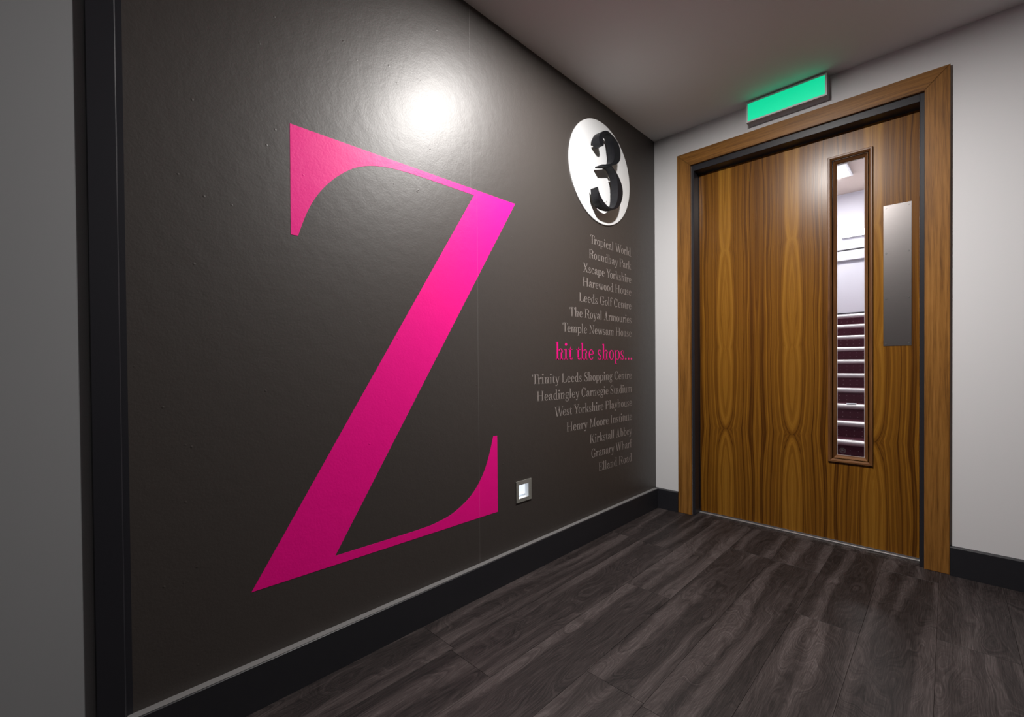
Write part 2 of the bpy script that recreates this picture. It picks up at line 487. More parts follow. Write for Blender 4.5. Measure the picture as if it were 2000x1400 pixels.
# ------------------------------------------------------------------ door frame
AX = -0.0166                       # face of the oak architrave
fr = empty('trim_2', (0, -0.74, 0))
tag(fr, 'oak architrave with charcoal lining around the walnut door', 'door frame', kind='structure')
AO0, AI0, AZO, AZI = -0.1515, -0.2308, 2.1560, 2.0780
AO1, AI1 = -1.3256, -1.2460
def mitre(name, m, pts):
    bm = bmesh.new()
    prism(bm, pts, lambda p: (AX, p[0], p[1]), lambda p: (-0.0001, p[0], p[1]))
    bmesh.ops.bevel(bm, geom=[e for e in bm.edges if all(abs(v.co.x-AX) < 1e-6 for v in e.verts)], offset=0.0018, segments=2, affect='EDGES')
    return moved(obj(name, bm, m), fr)
g = 0.0003
mitre('architrave_upright', M['oak_up'], [(AO0, 0), (AO0, AZO-g), (AI0, AZI-g), (AI0, 0)])
mitre('architrave_upright', M['oak_up'], [(AO1, 0), (AI1, 0), (AI1, AZI-g), (AO1, AZO-g)])
mitre('architrave_head', M['oak_across'], [(AO0-g, AZO), (AO1+g, AZO), (AI1+g, AZI), (AI0-g, AZI)])
LI0, LI1, LZ = -0.2462, -1.2304, 2.0434
moved(boxo('lining_upright', M['charcoal'], 0.0, 0.15, LI0, AI0, 0.0, AZI, bevel=0.0012), fr)
moved(boxo('lining_upright', M['charcoal'], 0.0, 0.15, AI1, LI1, 0.0, AZI, bevel=0.0012), fr)
moved(boxo('lining_head', M['charcoal'], 0.0, 0.15, LI1, LI0, LZ, AZI, bevel=0.0012), fr)
th = boxo('trim_3', M['aluminium'], 0.064, 0.084, LI1, LI0, -0.0002, 0.0060, bevel=0.002, seg=2)
tag(th, 'thin bright metal threshold strip on the floor under the door', 'threshold', kind='structure')
fd = boxo('floor_door', M['plank'], 0.0002, 0.15, OY0, OY1, -0.06, -0.0004)
fd.color = (0.35, 0.4, 0.2, 1)
tag(fd, 'strip of floor under the door opening', 'floor', kind='structure')

# ------------------------------------------------------------------ door
LX = 0.0746
DY0, DY1, DZ0, DZ1 = -1.2268, -0.2500, 0.0125, 2.0398
WY0, WY1, WZ0, WZ1 = -1.0640, -0.8874, 0.4058, 1.9305       # outer edge of glazing beads
door = empty('door_1', (LX, -0.2500, 0))
tag(door, 'walnut veneer fire door with a tall narrow glazed slot', 'door', kind='structure')
leaf = moved(obj('door_leaf', panel_with_hole('x', LX, LX+0.044, DY0, DY1, DZ0, DZ1, (WY0+0.020, WY1-0.020, WZ0+0.020, WZ1-0.020)), M['walnut']), door)
# mitred glazing beads, front side (towards the corridor) and plain ones behind
prof = [(0.0, LX), (0.0, LX-0.0075), (0.002, LX-0.009), (0.0085, LX-0.009), (0.0335, LX+0.0205), (0.0335, LX+0.0225), (0.0195, LX+0.0225), (0.0195, LX)]
def corner(k, off):
    return [(WY1-off, WZ0+off), (WY0+off, WZ0+off), (WY0+off, WZ1-off), (WY1-off, WZ1-off)][k]
for k in range(4):
    bm = bmesh.new()
    a = [bm.verts.new((d, *corner(k, o_))) for o_, d in prof]
    b = [bm.verts.new((d, *corner((k+1) % 4, o_))) for o_, d in prof]
    n = len(prof)
    for i in range(n):
        j = (i+1) % n
        bm.faces.new((a[i], b[i], b[j], a[j]))
    bm.faces.new(a); bm.faces.new(b[::-1])
    moved(obj('glazing_bead', bm, M['bead_up'] if k % 2 else M['bead_across']), door)
bprof = [(0.0, LX+0.044), (0.0, LX+0.052), (0.0335, LX+0.0315), (0.0335, LX+0.0295), (0.0205, LX+0.0295), (0.0205, LX+0.044)]
for k in range(4):
    bm = bmesh.new()
    a = [bm.verts.new((d, *corner(k, o_))) for o_, d in bprof]
    b = [bm.verts.new((d, *corner((k+1) % 4, o_))) for o_, d in bprof]
    n = len(bprof)
    for i in range(n):
        j = (i+1) % n
        bm.faces.new((a[i], b[i], b[j], a[j]))
    bm.faces.new(a); bm.faces.new(b[::-1])
    moved(obj('rear_glazing_bead', bm, M['bead_up'] if k % 2 else M['bead_across']), door)
GX = LX+0.0232
pane = moved(boxo('glass_pane', M['glass'], GX, GX+0.006, WY0+0.022, WY1-0.022, WZ0+0.022, WZ1-0.022), door)
# round-cornered grey sealing line just inside the beads
def rrect(y0, y1, z0, z1, r, n=6):
    pts = []
    for cy_, cz_, a0 in ((y1-r, z1-r, 0), (y0+r, z1-r, 90), (y0+r, z0+r, 180), (y1-r, z0+r, 270)):
        for i in range(n+1):
            a = math.radians(a0+90*i/n)
            pts.append((cy_+r*math.cos(a), cz_+r*math.sin(a)))
    return pts
bm = bmesh.new()
oy0, oy1, oz0, oz1 = WY0+0.0325, WY1-0.0325, WZ0+0.0325, WZ1-0.0325
o_r = rrect(oy0, oy1, oz0, oz1, 0.0002); i_r = rrect(oy0+0.0026, oy1-0.0026, oz0+0.0026, oz1-0.0026, 0.005)
ra = [[bm.verts.new((d, *p)) for p in L_] for L_, d in ((o_r, GX-0.0004), (i_r, GX-0.0009), (i_r, GX-0.0002), (o_r, GX-0.0002))]
for A_, B_ in zip(ra, ra[1:]+ra[:1]):
    for i in range(len(A_)):
        j = (i+1) % len(A_)
        bm.faces.new((A_[i], A_[j], B_[j], B_[i]))
moved(obj('glazing_seal', bm, M['edge_grey']), door)
# etched round safety stamp low in the glass
bm = bmesh.new()
sy, sz = -0.9435, 0.4625
def ringbm(bm, r0, r1, x0=GX-0.0003):
    n = 28
    A_ = [bm.verts.new((x0, sy+r0*math.cos(2*math.pi*i/n), sz+r0*math.sin(2*math.pi*i/n))) for i in range(n)]
    B_ = [bm.verts.new((x0, sy+r1*math.cos(2*math.pi*i/n), sz+r1*math.sin(2*math.pi*i/n))) for i in range(n)]
    for i in range(n):
        j = (i+1) % n
        bm.faces.new((A_[i], A_[j], B_[j], B_[i]))
ringbm(bm, 0.0115, 0.0125); ringbm(bm, 0.0085, 0.0092)
for dy, z0, z1 in ((0.004, -0.003, 0.003), (0.0015, -0.004, 0.002), (-0.001, -0.002, 0.004), (-0.0035, -0.003, 0.003)):
    box(bm, GX-0.0004, GX-0.0003, sy+dy-0.0006, sy+dy+0.0006, sz+z0, sz+z1)
st = obj('etched_stamp', bm, M['etch']); st.parent = pane
st['label'] = 'small round grey stamp etched low in the glass'
# steel push plate with its screws
PY0, PY1, PZ0, PZ1 = -1.2010, -1.1018, 0.9796, 1.6371
pp = moved(boxo('push_plate', M['steel'], LX-0.0016, LX, PY0, PY1, PZ0, PZ1, bevel=0.0005), door)
pp['label'] = 'brushed steel push plate'
for zs in (1.6250, 1.4136, 1.2011, 0.9908):
    for ys in (-1.1118, PY0+0.010):
        bm = bmesh.new()
        cyl(bm, (LX-0.0016, ys, zs), (LX-0.0026, ys, zs), 0.0036, 14)
        s_ = obj('screw', bm, M['chrome']); s_.parent = pp

# ------------------------------------------------------------------ magenta letter on the wall
arch = spline([(-2.1825, 1.2805), (-2.1664, 1.3283), (-2.1515, 1.3642), (-2.1349, 1.3965), (-2.1104, 1.4330), (-2.0790, 1.4692), (-2.0466, 1.4987), (-2.0132, 1.5229), (-1.9787, 1.5405), (-1.9430, 1.5525), (-1.9061, 1.5605), (-1.8679, 1.5654), (-1.8079, 1.5692), (-1.7224, 1.5706)], 5)
tail = spline([(-1.8392, 0.3325), (-1.7572, 0.3335), (-1.6988, 0.3388), (-1.6372, 0.3520), (-1.5721, 0.3815), (-1.5241, 0.4172), (-1.4813, 0.4695), (-1.4516, 0.5287), (-1.4325, 0.5826), (-1.4224, 0.6165)], 5)
zpts = [(-2.2010, 1.5920), (-2.2025, 1.2802)] + arch + [(-1.5147, 1.5705), (-2.3147, 0.3080), (-1.4002, 0.3025), (-1.3997, 0.6160)] + tail[::-1] + [(-2.0859, 0.3340), (-1.2817, 1.5942)]
bm = bmesh.new()
f = bm.faces.new([bm.verts.new((x, -0.0006, z)) for x, z in zpts])
f.normal_update()
bmesh.ops.triangulate(bm, faces=[f])
r_ = bmesh.ops.extrude_face_region(bm, geom=bm.faces[:])
bmesh.ops.translate(bm, verts=[v for v in r_['geom'] if isinstance(v, bmesh.types.BMVert)], vec=(0, 0.0005, 0))
tag(obj('wall_letter', bm, M['magenta_vinyl']), 'giant magenta serif letter Z stuck on the dark brown wall', 'letter')

# ------------------------------------------------------------------ serif lettering (condensed high-contrast roman, drawn here)
S, HL, SF = 0.100, 0.044, 0.055      # stem, hairline, serif overhang (cap height = 1)
XH, ASC, DESC = 0.640, 1.04, -0.30
def R(x0, x1, y0, y1): return [(x0, y0), (x1, y0), (x1, y1), (x0, y1)]
def stem(x, y0, y1, top='both', bot='both', w=S):
    out = [R(x, x+w, y0, y1)]
    for which, yy, dy in ((top, y1, -HL), (bot, y0, HL)):
        if which == 'both': out.append(R(x-SF, x+w+SF, min(yy, yy+dy), max(yy, yy+dy)))
        elif which == 'left': out.append(R(x-SF, x+w, min(yy, yy+dy), max(yy, yy+dy)))
    return out
def flag(x, y, w=S):          # slanted head serif of lower-case stems
    return [[(x-SF, y-HL*0.5), (x-SF, y-HL*1.5), (x, y-HL*1.8), (x+w*0.4, y), (x, y)]]
def bowl(cx, cy, rx, ry, tk, a0=0, a1=360, tn=HL, n=22):
    out = []
    for i in range(n):
        q = []
        for kk, inner in ((i, 0), (i+1, 0), (i+1, 1), (i, 1)):
            a = math.radians(a0+(a1-a0)*kk/n)
            q.append((cx+(rx-tk*inner)*math.cos(a), cy+(ry-tn*inner)*math.sin(a)))
        out.append(q)
    return out
def ball(cx, cy, r, n=12):
    return [[(cx+r*math.cos(2*math.pi*i/n), cy+r*1.05*math.sin(2*math.pi*i/n)) for i in range(n)]]
def diag(x0, y0, x1, y1, w):
    return [[(x0, y0), (x0+w, y0), (x1+w, y1), (x1, y1)]]
def ser(xc, y, up_, half=0.12):
    return [R(xc-half, xc+half, y-(HL if up_ else 0), y+(0 if up_ else HL))]
G = {}
def glyph(c, adv, *parts):
    G[c] = (adv, [p for q in parts for p in q])
# capitals
glyph('T', 0.68, stem(0.265, 0, 1, None), [R(0.02, 0.66, 1-HL, 1)], [[(0.02, 1), (0.02, 0.72), (0.05, 0.72), (0.10, 0.93), (0.20, 1)]], [[(0.66, 1), (0.48, 1), (0.58, 0.93), (0.63, 0.72), (0.66, 0.72)]])
glyph('R', 0.74, stem(0.10, 0, 1, 'left'), bowl(0.32, 0.75, 0.31, 0.25, S, -90, 90), [R(0.2, 0.34, 1-HL, 1), R(0.2, 0.34, 0.5, 0.5+HL)], diag(0.50, 0.06, 0.36, 0.50, S*0.9), [R(0.54, 0.74, 0, HL)], bowl(0.40, 0.30, 0.20, 0.24, S*0.9, 0, 90))
glyph('P', 0.66, stem(0.10, 0, 1, 'left'), bowl(0.32, 0.74, 0.31, 0.26, S, -90, 90), [R(0.2, 0.34, 1-HL, 1), R(0.2, 0.34, 0.48, 0.48+HL)])
glyph('X', 0.74, diag(0.49, 0, 0.07, 1, S*1.1), diag(0.10, 0, 0.58, 1, HL), ser(0.12, 0, 0), ser(0.57, 0, 0, 0.15), ser(0.15, 1, 1, 0.15), ser(0.60, 1, 1, 0.11))
glyph('Y', 0.70, diag(0.30, 0.42, 0.05, 1, S*1.05), diag(0.39, 0.44, 0.58, 1, HL), stem(0.29, 0, 0.46, None), ser(0.12, 1, 1, 0.14), ser(0.60, 1, 1, 0.10))
glyph('H', 0.82, stem(0.10, 0, 1), stem(0.58, 0, 1), [R(0.2, 0.6, 0.5, 0.5+HL)])
glyph('L', 0.64, stem(0.10, 0, 1), [R(0.2, 0.60, 0, HL)], [[(0.60, 0), (0.60, 0.34), (0.575, 0.34), (0.54, 0.12), (0.42, HL), (0.42, 0)]])
glyph('E', 0.66, stem(0.10, 0, 1, 'left', 'left'), [R(0.2, 0.58, 0, HL), R(0.2, 0.56, 1-HL, 1), R(0.2, 0.42, 0.5, 0.5+HL), R(0.40, 0.43, 0.36, 0.68)], [[(0.60, 0), (0.61, 0.33), (0.585, 0.33), (0.55, 0.12), (0.42, HL), (0.42, 0)], [(0.57, 1), (0.57, 0.70), (0.545, 0.70), (0.52, 0.90), (0.42, 1-HL), (0.42, 1)]])
glyph('G', 0.74, bowl(0.36, 0.5, 0.31, 0.515, S, 52, 300), [R(0.52, 0.52+S, 0.03, 0.42), R(0.43, 0.73, 0.42, 0.42+HL)], [[(0.60, 1), (0.60, 0.68), (0.575, 0.68), (0.50, 0.86), (0.53, 0.92)]], bowl(0.36, 0.5, 0.31, 0.515, HL, 300, 330))
glyph('C', 0.68, bowl(0.36, 0.5, 0.31, 0.515, S, 52, 318), [[(0.60, 1), (0.60, 0.68), (0.575, 0.68), (0.50, 0.86), (0.53, 0.92)]])
glyph('A', 0.74, diag(0.42, 0, 0.30, 1, S*1.1), diag(0.10, 0, 0.335, 1, HL), [R(0.18, 0.50, 0.32, 0.32+HL)], ser(0.12, 0, 0, 0.11), ser(0.53, 0, 0, 0.15))
glyph('N', 0.80, [R(0.14, 0.14+HL, 0, 1), R(0.62, 0.62+HL, 0, 1)], [[(0.12, 1), (0.12+S*1.1, 1), (0.66, 0), (0.61, 0)]], ser(0.155, 0, 0, 0.11), ser(0.12, 1, 1, 0.10), ser(0.64, 1, 1, 0.11))
glyph('M', 0.98, [R(0.13, 0.13+HL, 0, 1), R(0.70, 0.70+S, 0, 1)], [[(0.12, 1), (0.12+S*1.1, 1), (0.50, 0), (0.45, 0)]], diag(0.46, 0, 0.72, 1, HL), ser(0.145, 0, 0, 0.10), ser(0.775, 0, 0, 0.16), ser(0.12, 1, 1, 0.09), ser(0.80, 1, 1, 0.13))
glyph('S', 0.56, bowl(0.28, 0.755, 0.225, 0.26, S*0.75, 60, 200), [[(0.07, 0.72), (0.20, 0.66), (0.42, 0.44), (0.49, 0.33), (0.49, 0.22), (0.36, 0.30), (0.14, 0.53), (0.055, 0.64)]], bowl(0.275, 0.245, 0.225, 0.26, S*0.75, -130, 15), [R(0.05, 0.075, 0.0, 0.33), R(0.455, 0.48, 0.68, 1.0)], bowl(0.275, 0.245, 0.20, 0.26, HL, 190, 240))
glyph('W', 1.06, diag(0.26, 0, 0.05, 1, S*1.05), diag(0.33, 0, 0.52, 1, HL), diag(0.66, 0, 0.45, 1, S*1.05), diag(0.73, 0, 0.93, 1, HL), ser(0.11, 1, 1, 0.13), ser(0.52, 1, 1, 0.13), ser(0.95, 1, 1, 0.09))
glyph('I', 0.36, stem(0.105, 0, 1))
glyph('K', 0.76, stem(0.10, 0, 1), diag(0.22, 0.40, 0.60, 1, HL), diag(0.52, 0, 0.30, 0.60, S*1.05), ser(0.60, 0, 0, 0.15), ser(0.61, 1, 1, 0.11))
# lower case
glyph('a', 0.53, [R(0.31, 0.31+S*0.95, 0.06, 0.47)], bowl(0.25, 0.46, 0.165, 0.19, S*0.8, 0, 165, 0.085), ball(0.135, 0.475, 0.07), bowl(0.22, 0.175, 0.17, 0.185, S*0.95, 80, 290, HL*1.3), [R(0.2, 0.34, 0.302, 0.302+HL*1.4)], [[(0.31, 0.1), (0.43, 0.12), (0.47, 0.05), (0.52, 0.07), (0.50, 0.0), (0.40, 0.0)]])
glyph('b', 0.56, stem(0.08, 0, ASC, None, None), flag(0.08, ASC), bowl(0.30, XH/2, 0.22, XH/2+0.01, S, -125, 125))
glyph('c', 0.46, bowl(0.25, XH/2, 0.21, XH/2+0.01, S, 55, 318), ball(0.36, 0.50, 0.07))
glyph('d', 0.57, [R(0.34, 0.34+S, 0, ASC)], flag(0.34, ASC), bowl(0.27, XH/2, 0.22, XH/2+0.01, S, 55, 305), [R(0.46, 0.56, 0, HL)])
glyph('e', 0.48, bowl(0.25, XH/2, 0.21, XH/2+0.01, S, 90, 322), bowl(0.25, XH/2, 0.205, XH/2+0.01, S*0.75, 0, 90), [R(0.15, 0.45, XH/2, XH/2+HL)])
glyph('f', 0.33, stem(0.09, 0, 0.85, None), [R(0.0, 0.31, XH-HL, XH)], bowl(0.27, 0.85, 0.18, 0.20, S, 75, 180), ball(0.33, 0.96, 0.065))
glyph('g', 0.52, bowl(0.23, 0.44, 0.18, 0.21, S*0.8), bowl(0.24, -0.13, 0.215, 0.165, S*0.55), [[(0.10, 0.27), (0.14, 0.25), (0.13, 0.15), (0.38, 0.10), (0.40, 0.02), (0.08, 0.06), (0.06, 0.16)]], ball(0.47, 0.60, 0.055), [R(0.36, 0.46, 0.585, 0.585+HL)])
glyph('h', 0.58, stem(0.08, 0, ASC, None), flag(0.08, ASC), [R(0.35, 0.35+S, 0, 0.42), R(0.35-SF, 0.35+S+SF, 0, HL)], bowl(0.34, 0.42, 0.16, 0.23, S*0.95, 0, 150))
glyph('i', 0.30, stem(0.08, 0, XH, None), flag(0.08, XH), ball(0.145, 0.90, 0.085))
glyph('k', 0.57, stem(0.08, 0, ASC, None), flag(0.08, ASC), diag(0.20, 0.27, 0.40, XH, HL), diag(0.36, 0, 0.24, 0.38, S), ser(0.43, 0, 0, 0.13), ser(0.43, XH, 1, 0.10))
glyph('l', 0.30, stem(0.08, 0, ASC, None), flag(0.08, ASC))
glyph('m', 0.86, stem(0.08, 0, XH, None), flag(0.08, XH), [R(0.355, 0.355+S, 0, 0.42), R(0.355-SF, 0.355+S+SF, 0, HL), R(0.63, 0.63+S, 0, 0.42), R(0.63-SF, 0.63+S+SF, 0, HL)], bowl(0.345, 0.42, 0.16, 0.23, S*0.95, 0, 150), bowl(0.62, 0.42, 0.16, 0.23, S*0.95, 0, 150))
glyph('n', 0.58, stem(0.08, 0, XH, None), flag(0.08, XH), [R(0.35, 0.35+S, 0, 0.42), R(0.35-SF, 0.35+S+SF, 0, HL)], bowl(0.34, 0.42, 0.16, 0.23, S*0.95, 0, 150))
glyph('o', 0.51, bowl(0.255, XH/2, 0.215, XH/2+0.012, S))
glyph('p', 0.56, stem(0.08, DESC, XH, None), flag(0.08, XH), bowl(0.30, XH/2, 0.22, XH/2+0.01, S, -125, 125))
glyph('r', 0.42, stem(0.08, 0, XH, None), flag(0.08, XH), bowl(0.33, 0.42, 0.15, 0.23, HL*1.3, 70, 170), ball(0.355, 0.555, 0.07))
glyph('s', 0.41, bowl(0.20, 0.475, 0.155, 0.175, S*0.7, 60, 200), [[(0.06, 0.45), (0.14, 0.42), (0.30, 0.27), (0.345, 0.20), (0.345, 0.14), (0.25, 0.19), (0.10, 0.33), (0.045, 0.40)]], bowl(0.195, 0.165, 0.155, 0.175, S*0.7, -130, 15), [R(0.035, 0.06, 0.0, 0.21), R(0.305, 0.33, 0.43, 0.63)], bowl(0.195, 0.165, 0.145, 0.175, HL, 190, 240))
glyph('t', 0.33, [R(0.09, 0.09+S, 0.10, XH), R(0.0, 0.31, XH-HL, XH)], [[(0.09, XH-HL), (0.09+S, XH-HL), (0.09+S, 0.86), (0.20, 0.84), (0.14, 0.68)]], bowl(0.24, 0.13, 0.15, 0.14, S*0.9, 180, 270), bowl(0.22, 0.13, 0.10, 0.14, HL, 270, 350))
glyph('u', 0.58, [R(0.08, 0.08+S, 0.20, XH), R(0.35, 0.35+S, 0, XH), R(0.46, 0.56, 0, HL)], flag(0.08, XH), flag(0.35, XH), bowl(0.24, 0.22, 0.16, 0.23, S*0.95, 180, 330))
glyph('w', 0.76, diag(0.19, 0, 0.04, XH, S), diag(0.26, 0, 0.37, XH, HL), diag(0.47, 0, 0.32, XH, S), diag(0.54, 0, 0.66, XH, HL), ser(0.09, XH, 1, 0.11), ser(0.37, XH, 1, 0.11), ser(0.67, XH, 1, 0.08))
glyph('y', 0.51, diag(0.23, 0, 0.05, XH, S), diag(0.24, -0.14, 0.43, XH, HL), bowl(0.16, -0.14, 0.11, 0.15, HL*1.2, 250, 360), ball(0.11, -0.23, 0.065), ser(0.10, XH, 1, 0.11), ser(0.44, XH, 1, 0.08))
glyph('.', 0.28, ball(0.13, 0.07, 0.075))
glyph(' ', 0.26)

def lettering(name, text, x0, x1, base, cap, m):
    kern = {('T', 'r'): -0.10, ('T', 'e'): -0.10, ('W', 'o'): -0.10, ('W', 'e'): -0.10, ('Y', 'o'): -0.14, ('P', 'a'): -0.06, ('P', 'l'): 0.0, ('R', 'o'): -0.02, ('A', 'r'): -0.02}
    pos, x = [], 0.0
    for a, b in zip(text, text[1:]+' '):
        pos.append(x)
        x += G[a][0] + kern.get((a, b), 0)
    allx = [p+q[0] for p, ch in zip(pos, text) for poly in G[ch][1] for q in poly]
    lo, hi = min(allx), max(allx)
    k = (x1-x0)/(hi-lo)
    root = empty(name, (x0, 0, base))
    def word(lo_i, hi_i):
        bm = bmesh.new()
        for p, ch in list(zip(pos, text))[lo_i:hi_i]:
            for poly in G[ch][1]:
                bm.faces.new([bm.verts.new((x0+(p+q[0]-lo)*k, -0.0004, base+q[1]*cap)) for q in poly])
        bm.normal_update()
        for f_ in bm.faces:
            if f_.normal.y > 0: f_.normal_flip()
        me = bpy.data.meshes.new('word')
        bm.to_mesh(me); bm.free()
        moved(link('word', me, m), root)
    i0 = 0
    for i, ch in enumerate(text+' '):
        if ch == ' ':
            word(i0, i); i0 = i+1
    return root, k/cap

RX = -0.300
LINES = [
    ('Tropical World', -0.718, 'topmost line of small grey serif lettering, right below the white oval sign'),
    ('Roundhay Park', -0.727, 'second grey lettering line below the white oval sign, two short words'),
    ('Xscape Yorkshire', -0.783, 'third grey lettering line below the white oval sign, starting with a capital X'),
    ('Harewood House', -0.784, 'fourth grey lettering line below the white oval sign, two words starting with H'),
    ('Leeds Golf Centre', -0.817, 'fifth grey lettering line below the white oval sign, three words about golf'),
    ('The Royal Armouries', -0.898, 'grey lettering line second above the magenta lettering, starting with The'),
    ('Temple Newsam House', -0.955, 'grey lettering line directly above the magenta lettering on the brown wall'),
    ('Trinity Leeds Shopping Centre', -1.179, 'longest grey lettering line, directly below the magenta lettering'),
    ('Headingley Carnegie Stadium', -1.147, 'grey lettering line second below the magenta lettering, ending in Stadium'),
    ('West Yorkshire Playhouse', -1.023, 'grey lettering line third below the magenta lettering, ending in Playhouse'),
    ('Henry Moore Institute', -0.928, 'grey lettering line fourth below the magenta lettering, ending in Institute'),
    ('Kirkstall Abbey', -0.731, 'grey lettering line third from the bottom, ending in Abbey'),
    ('Granary Wharf', -0.719, 'grey lettering line second from the bottom, ending in Wharf'),
    ('Elland Road', -0.650, 'lowest and shortest grey lettering line, ending in Road, above the skirting'),
]
bases = [1.532, 1.4545, 1.376, 1.303, 1.2225, 1.1425, 1.063, 0.818, 0.740, 0.6595, 0.578, 0.4945, 0.418, 0.3365]
for (txt, x0, lab), b in zip(LINES, bases):
    o, k = lettering('wall_lettering', txt, x0, RX, b, 0.0465, M['grey_lettering'])
    tag(o, lab, 'lettering', 'grey lettering lines on the brown wall')
o, k = lettering('wall_lettering', 'hit the shops...', -1.009, -0.294, 0.9295, 0.0815, M['magenta_vinyl'])
tag(o, 'magenta lower-case lettering reading hit the shops between the grey lines', 'lettering')

# ------------------------------------------------------------------ oval floor-number sign
sign = empty('number_sign', (-0.611, 0, 1.9225))
tag(sign, 'white oval wall sign with a raised black numeral 3', 'sign')
bm = bmesh.new()
n = 96
ell = lambda s: [(-0.611+s*0.2905*math.cos(2*math.pi*i/n), 1.9215+s*0.2700*math.sin(2*math.pi*i/n)) for i in range(n)]
e0, e1 = ell(1.0), ell(0.994)
ra = [[bm.verts.new((p[0], d, p[1])) for p in L_] for L_, d in ((e0, 0.0), (e0, -0.0045), (e1, -0.006))]
for A_, B_ in zip(ra, ra[1:]):
    for i in range(n):
        j = (i+1) % n
        bm.faces.new((A_[i], A_[j], B_[j], B_[i]))
bm.faces.new(ra[-1]); bm.faces.new(ra[0][::-1])
moved(obj('sign_plate', bm, M['sign_white']), sign)
# numeral outline in the plane of its front face (x along the wall, z up), metres
NUM3 = [(-0.6857, 2.0227), (-0.6912, 2.0198), (-0.6984, 2.0184), (-0.7058, 2.0187), (-0.7133, 2.0206), (-0.7191, 2.0244), (-0.7231, 2.0301), (-0.7251, 2.0376), (-0.7252, 2.0471), (-0.7238, 2.0555), (-0.7210, 2.0627), (-0.7162, 2.0704), (-0.7093, 2.0787), (-0.7013, 2.0864), (-0.6920, 2.0937), (-0.6820, 2.1001), (-0.6711, 2.1057), (-0.6606, 2.1097), (-0.6504, 2.1123), (-0.6405, 2.1137), (-0.6310, 2.1137), (-0.6211, 2.1125), (-0.6107, 2.1100), (-0.5986, 2.1078), (-0.5848, 2.1058), (-0.5718, 2.1024), (-0.5594, 2.0976), (-0.5483, 2.0917), (-0.5383, 2.0847), (-0.5304, 2.0764), (-0.5246, 2.0670), (-0.5203, 2.0561), (-0.5176, 2.0438), (-0.5166, 2.0309), (-0.5174, 2.0174), (-0.5207, 2.0058), (-0.5264, 1.9961), (-0.5339, 1.9871), (-0.5432, 1.9790), (-0.5550, 1.9710), (-0.5692, 1.9633), (-0.5838, 1.9563), (-0.6067, 1.9469), (-0.5987, 1.9406), (-0.5924, 1.9372), (-0.5851, 1.9347), (-0.5749, 1.9306), (-0.5617, 1.9250), (-0.5485, 1.9171), (-0.5352, 1.9070), (-0.5226, 1.8952), (-0.5109, 1.8818), (-0.5023, 1.8679), (-0.4970, 1.8534), (-0.4943, 1.8403), (-0.4945, 1.8287), (-0.4965, 1.8168), (-0.5004, 1.8044), (-0.5059, 1.7911), (-0.5129, 1.7770), (-0.5224, 1.7636), (-0.5344, 1.7509), (-0.5479, 1.7402), (-0.5630, 1.7313), (-0.5779, 1.7245), (-0.5927, 1.7200), (-0.6081, 1.7168), (-0.6242, 1.7150), (-0.6402, 1.7138), (-0.6559, 1.7132), (-0.6715, 1.7136), (-0.6870, 1.7148), (-0.7000, 1.7175), (-0.7106, 1.7215), (-0.7196, 1.7276), (-0.7270, 1.7357), (-0.7325, 1.7450), (-0.7362, 1.7557), (-0.7390, 1.7703), (-0.7420, 1.7985), (-0.7384, 1.7995), (-0.7301, 1.7808), (-0.7221, 1.7690), (-0.7117, 1.7581), (-0.6996, 1.7481), (-0.6859, 1.7390), (-0.6729, 1.7324), (-0.6605, 1.7283), (-0.6484, 1.7251), (-0.6365, 1.7229), (-0.6262, 1.7220), (-0.6174, 1.7223), (-0.6093, 1.7232), (-0.6020, 1.7246), (-0.5947, 1.7275), (-0.5873, 1.7319), (-0.5795, 1.7382), (-0.5711, 1.7463), (-0.5632, 1.7574), (-0.5555, 1.7715), (-0.5502, 1.7868), (-0.5472, 1.8033), (-0.5457, 1.8216), (-0.5458, 1.8415), (-0.5475, 1.8602), (-0.5506, 1.8777), (-0.5555, 1.8929), (-0.5620, 1.9058), (-0.5709, 1.9172), (-0.5823, 1.9273), (-0.5928, 1.9340), (-0.6025, 1.9375), (-0.6122, 1.9389), (-0.6218, 1.9380), (-0.6353, 1.9348), (-0.6528, 1.9292), (-0.6711, 1.9238), (-0.7001, 1.9162), (-0.7000, 1.9239), (-0.6616, 1.9363), (-0.6400, 1.9439), (-0.6224, 1.9506), (-0.6079, 1.9587), (-0.5965, 1.9680), (-0.5883, 1.9767), (-0.5833, 1.9848), (-0.5797, 1.9952), (-0.5774, 2.0081), (-0.5777, 2.0205), (-0.5805, 2.0326), (-0.5835, 2.0467), (-0.5866, 2.0629), (-0.5909, 2.0756), (-0.5965, 2.0849), (-0.6033, 2.0926), (-0.6113, 2.0988), (-0.6208, 2.1020), (-0.6320, 2.1023), (-0.6430, 2.1012), (-0.6541, 2.0990), (-0.6642, 2.0955), (-0.6736, 2.0909), (-0.6805, 2.0861), (-0.6848, 2.0812), (-0.6876, 2.0764), (-0.6889, 2.0718), (-0.6891, 2.0663), (-0.6883, 2.0599), (-0.6865, 2.0538), (-0.6838, 2.0481), (-0.6818, 2.0412), (-0.6805, 2.0333), (-0.6818, 2.0271)]
FRONT, BACK = -0.062, -0.020
bm = bmesh.new()
prism(bm, NUM3, lambda p: (p[0], FRONT, p[1]), lambda p: (p[0], BACK, p[1]))
bm.normal_update()
bmesh.ops.triangulate(bm, faces=[f_ for f_ in bm.faces if len(f_.verts) > 4])
moved(obj('numeral', bm, M['black_gloss']), sign)['label'] = 'raised black numeral 3'
for px_, pz_ in ((-0.7135, 2.0270), (-0.5520, 1.8935), (-0.5900, 1.7730)):
    bm = bmesh.new()
    cyl(bm, (px_, -0.006, pz_), (px_, BACK, pz_), 0.0042, 14)
    moved(obj('standoff_pin', bm, M['chrome']), sign)

